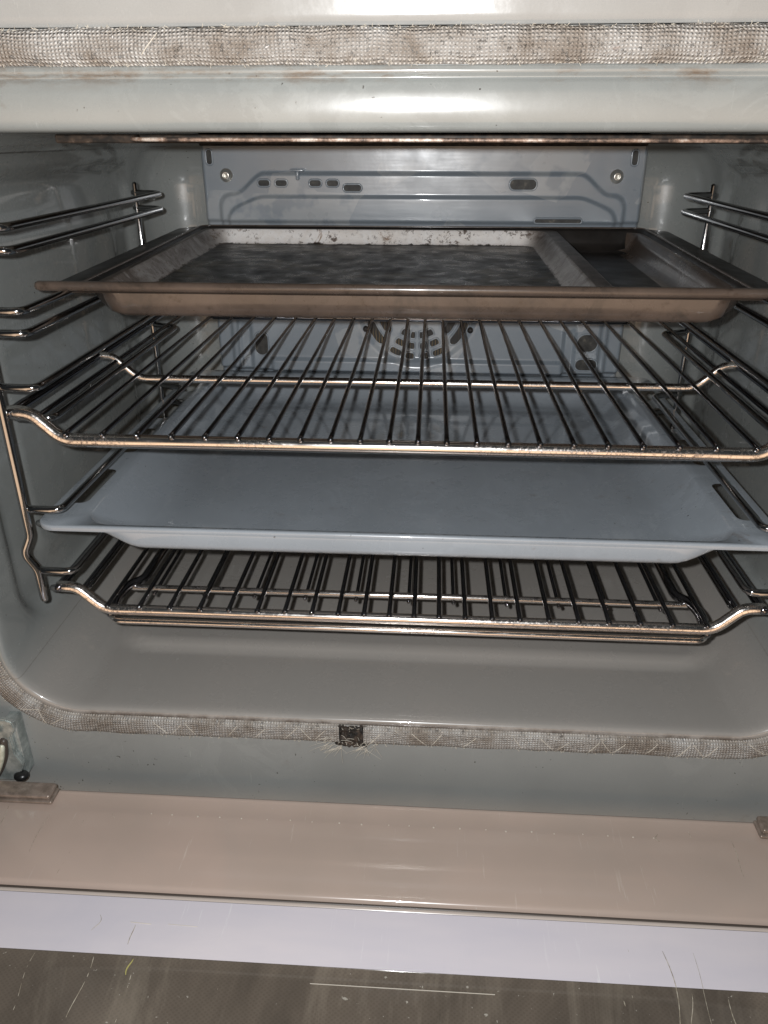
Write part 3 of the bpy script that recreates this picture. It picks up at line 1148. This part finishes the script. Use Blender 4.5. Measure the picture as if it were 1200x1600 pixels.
# ------------------------------------------------------------------ grey enamel tray
def R3(x0, x1, y0, y1, r, z, n=10, tz=lambda y: 0):
    return [Vector((x, y, z + tz(y))) for x, y in rrect(x0, x1, y0, y1, r, n)]
tr = thing('enamel_tray', 'pale grey enamel baking tray with slotted side rims, above the bottom wire shelf', 'baking tray', (0, .19, .098))
bm = bmesh.new()
zt = .1195
ri = [(-.205, .205, .0195, .362, .020, zt), (-.2035, .2035, .0200, .3605, .020, zt - .0012), (-.2000, .2000, .0205, .356, .024, zt - .0065), (-.192, .192, .0225, .350, .032, zt - .0130), (-.184, .184, .0265, .345, .036, zt - .0185), (-.176, .176, .0345, .338, .036, zt - .0208), (-.165, .165, .046, .330, .034, zt - .0214)]
rings = [[bm.verts.new(p) for p in R3(*a)] for a in ri]
for A, B in zip(rings, rings[1:]):
    bridge(bm, A, B)
bm.faces.new(rings[-1])
# flange with slots
outer = [Vector((x, y, zt)) for x, y in rrect(-.2325, .2325, .0168, .376, .012, 8)]
inner = [Vector((x, y, zt)) for x, y in rrect(-.205, .205, .0195, .362, .020, 10)]
holes = []
for s_ in (-1, 1):
    for (a, b) in ((.050, .108), (.142, .196), (.222, .276), (.300, .346)):
        xa, xb = sorted((s_ * .2275, s_ * .2125))
        holes.append([Vector((x, y, zt)) for x, y in rrect(xa, xb, a, b, .0055, 5)])
fill2d(bm, [outer, inner] + holes)
bmesh.ops.remove_doubles(bm, verts=bm.verts, dist=.00003)
# rolled outer edge
oo = []
for (dx, dz) in ((0, 0), (.0008, -.0004), (.0012, -.0016), (.0008, -.0036)):
    oo.append([bm.verts.new(Vector((x, y, zt + dz))) for x, y in rrect(-.2325 - dx, .2325 + dx, .0168 - dx, .376 + dx, .012 + dx, 8)])
for A, B in zip(oo, oo[1:]):
    bridge(bm, A, B)
bmesh.ops.remove_doubles(bm, verts=bm.verts, dist=.00003)
o = obj('tray_body', bm, M['tray'], tr)
# front apron between the rim corners
bm = bmesh.new()
prev = None
NA = 90
for k in range(9):
    t_ = k / 8
    row = []
    for i in range(NA + 1):
        x = -.205 + .41 * i / NA
        w = 1 - sm(.166, .201, abs(x))
        drop = .0035 + .0130 * w
        row.append(bm.verts.new((x, .0154 + .0012 * t_ + .0010 * (2 * t_ - 1) ** 2 + .010 * (1 - w) * t_ * .6 + (.004 * max(0, t_ - .8) * 5 * 1), zt - .0006 - drop * t_)))
    if prev:
        bridge(bm, prev, row, closed=False)
    prev = row
obj('front_wall', bm, M['tray'], tr)

# ------------------------------------------------------------------ dark baking pan
TZ = lambda y: (y - .075) * .021
pn = thing('baking_pan', 'brown-black enamel roasting pan with rolled rim on the upper rails', 'baking pan', (0, .23, .236))
bm = bmesh.new()
zp = .2565
po = [(-.2300, .2300, .0760, .378, .014, zp - .0032, 1), (-.2295, .2295, .0775, .3775, .014, zp - .0028, 1), (-.214, .214, .0790, .3700, .012, zp - .0008, 1), (-.2065, .2065, .0795, .3660, .012, zp, 1),  # flange shares the inside enamel; its oblique-angle shade is put into the colour
      (-.2040, .2040, .0810, .3645, .012, zp - .003, 1), (-.2000, .2000, .0825, .3610, .014, zp - .012, 1), (-.1960, .1960, .0850, .3590, .016, zp - .0185, 1), (-.188, .188, .092, .352, .02, zp - .0205, 1)]
rings = [[bm.verts.new(p) for p in R3(*a[:6], tz=TZ)] for a in po]
for (A, B, a) in zip(rings, rings[1:], po[1:]):
    bridge(bm, A, B, mi=a[6])
f = bm.faces.new(rings[-1])
f.material_index = 1
body = obj('pan_body', bm, [M['pan'], M['pan_in']], pn)
# outside skin
bm = bmesh.new()
po = [(-.2296, .2296, .0765, .3776, .014, zp - .0046), (-.2090, .2090, .0785, .370, .014, zp - .0032), (-.1990, .1990, .0785, .366, .014, zp - .0036), (-.1965, .1965, .0788, .364, .014, zp - .0100), (-.1935, .1935, .0800, .3620, .014, zp - .0168), (-.1900, .1900, .0830, .3590, .014, zp - .0195), (-.180, .180, .093, .35, .014, zp - .0212)]
rings = [[bm.verts.new(p) for p in R3(*a, tz=TZ)] for a in po]
for A, B in zip(rings, rings[1:]):
    bridge(bm, A, B)
bm.faces.new(rings[-1])
obj('pan_shell', bm, M['pan'], pn)
bm = bmesh.new()
rim = [Vector((x, y, zp - .0001 + TZ(y))) for x, y in rrect(-.2068, .2068, .0790, .3668, .010, 8)]
i0 = 27   # run the thick front roll along the front edge only
tube(bm, [(-.2300, .0758, zp - .0004), (.2300, .0758, zp - .0004)], .0031, 14)
obj('rolled_rim', bm, M['pan'], pn)
bm = bmesh.new()
rr = rim + [rim[0]]
tube(bm, rr, .0009, 8, cap=False)
obj('rim_bead', bm, M['pan'], pn)

# ------------------------------------------------------------------ old tin inside the pan
tn = thing('small_tin', 'stained old metal tin with burnt whitish walls, sitting inside the black pan', 'baking tin', (-.04, .23, .2412))
bm = bmesh.new()
zi = .2545
po = [(-.2035, .1275, .0850, .3655, .010, zi - .002, 2), (-.2030, .1270, .0855, .3650, .010, zi - .0002, 2), (-.2015, .1255, .087, .3638, .010, zi + .0003, 2), (-.1985, .1165, .0885, .3615, .010, zi - .0002, 2),
      (-.1970, .1150, .0900, .3605, .010, zi - .0015, 0), (-.1930, .1110, .094, .3588, .011, zi - .0060, 0), (-.1890, .1075, .098, .3570, .012, zi - .0108, 0), (-.1865, .1050, .1005, .3550, .012, zi - .0125, 0), (-.183, .1015, .104, .351, .012, zi - .0131, 1)]
rings = []
for a in po:
    L = R3(*a[:5], a[5], n=10, tz=TZ)
    # subdivide the straight runs so the burnt edge can wander
    rings.append([bm.verts.new(p) for p in L])
for (A, B, a) in zip(rings, rings[1:], po[1:]):
    bridge(bm, A, B, mi=a[6])
f = bm.faces.new(rings[-1])
f.material_index = 1
obj('tin_body', bm, [M['tin_wall'], M['tin_floor'], M['tin_rim']], tn)
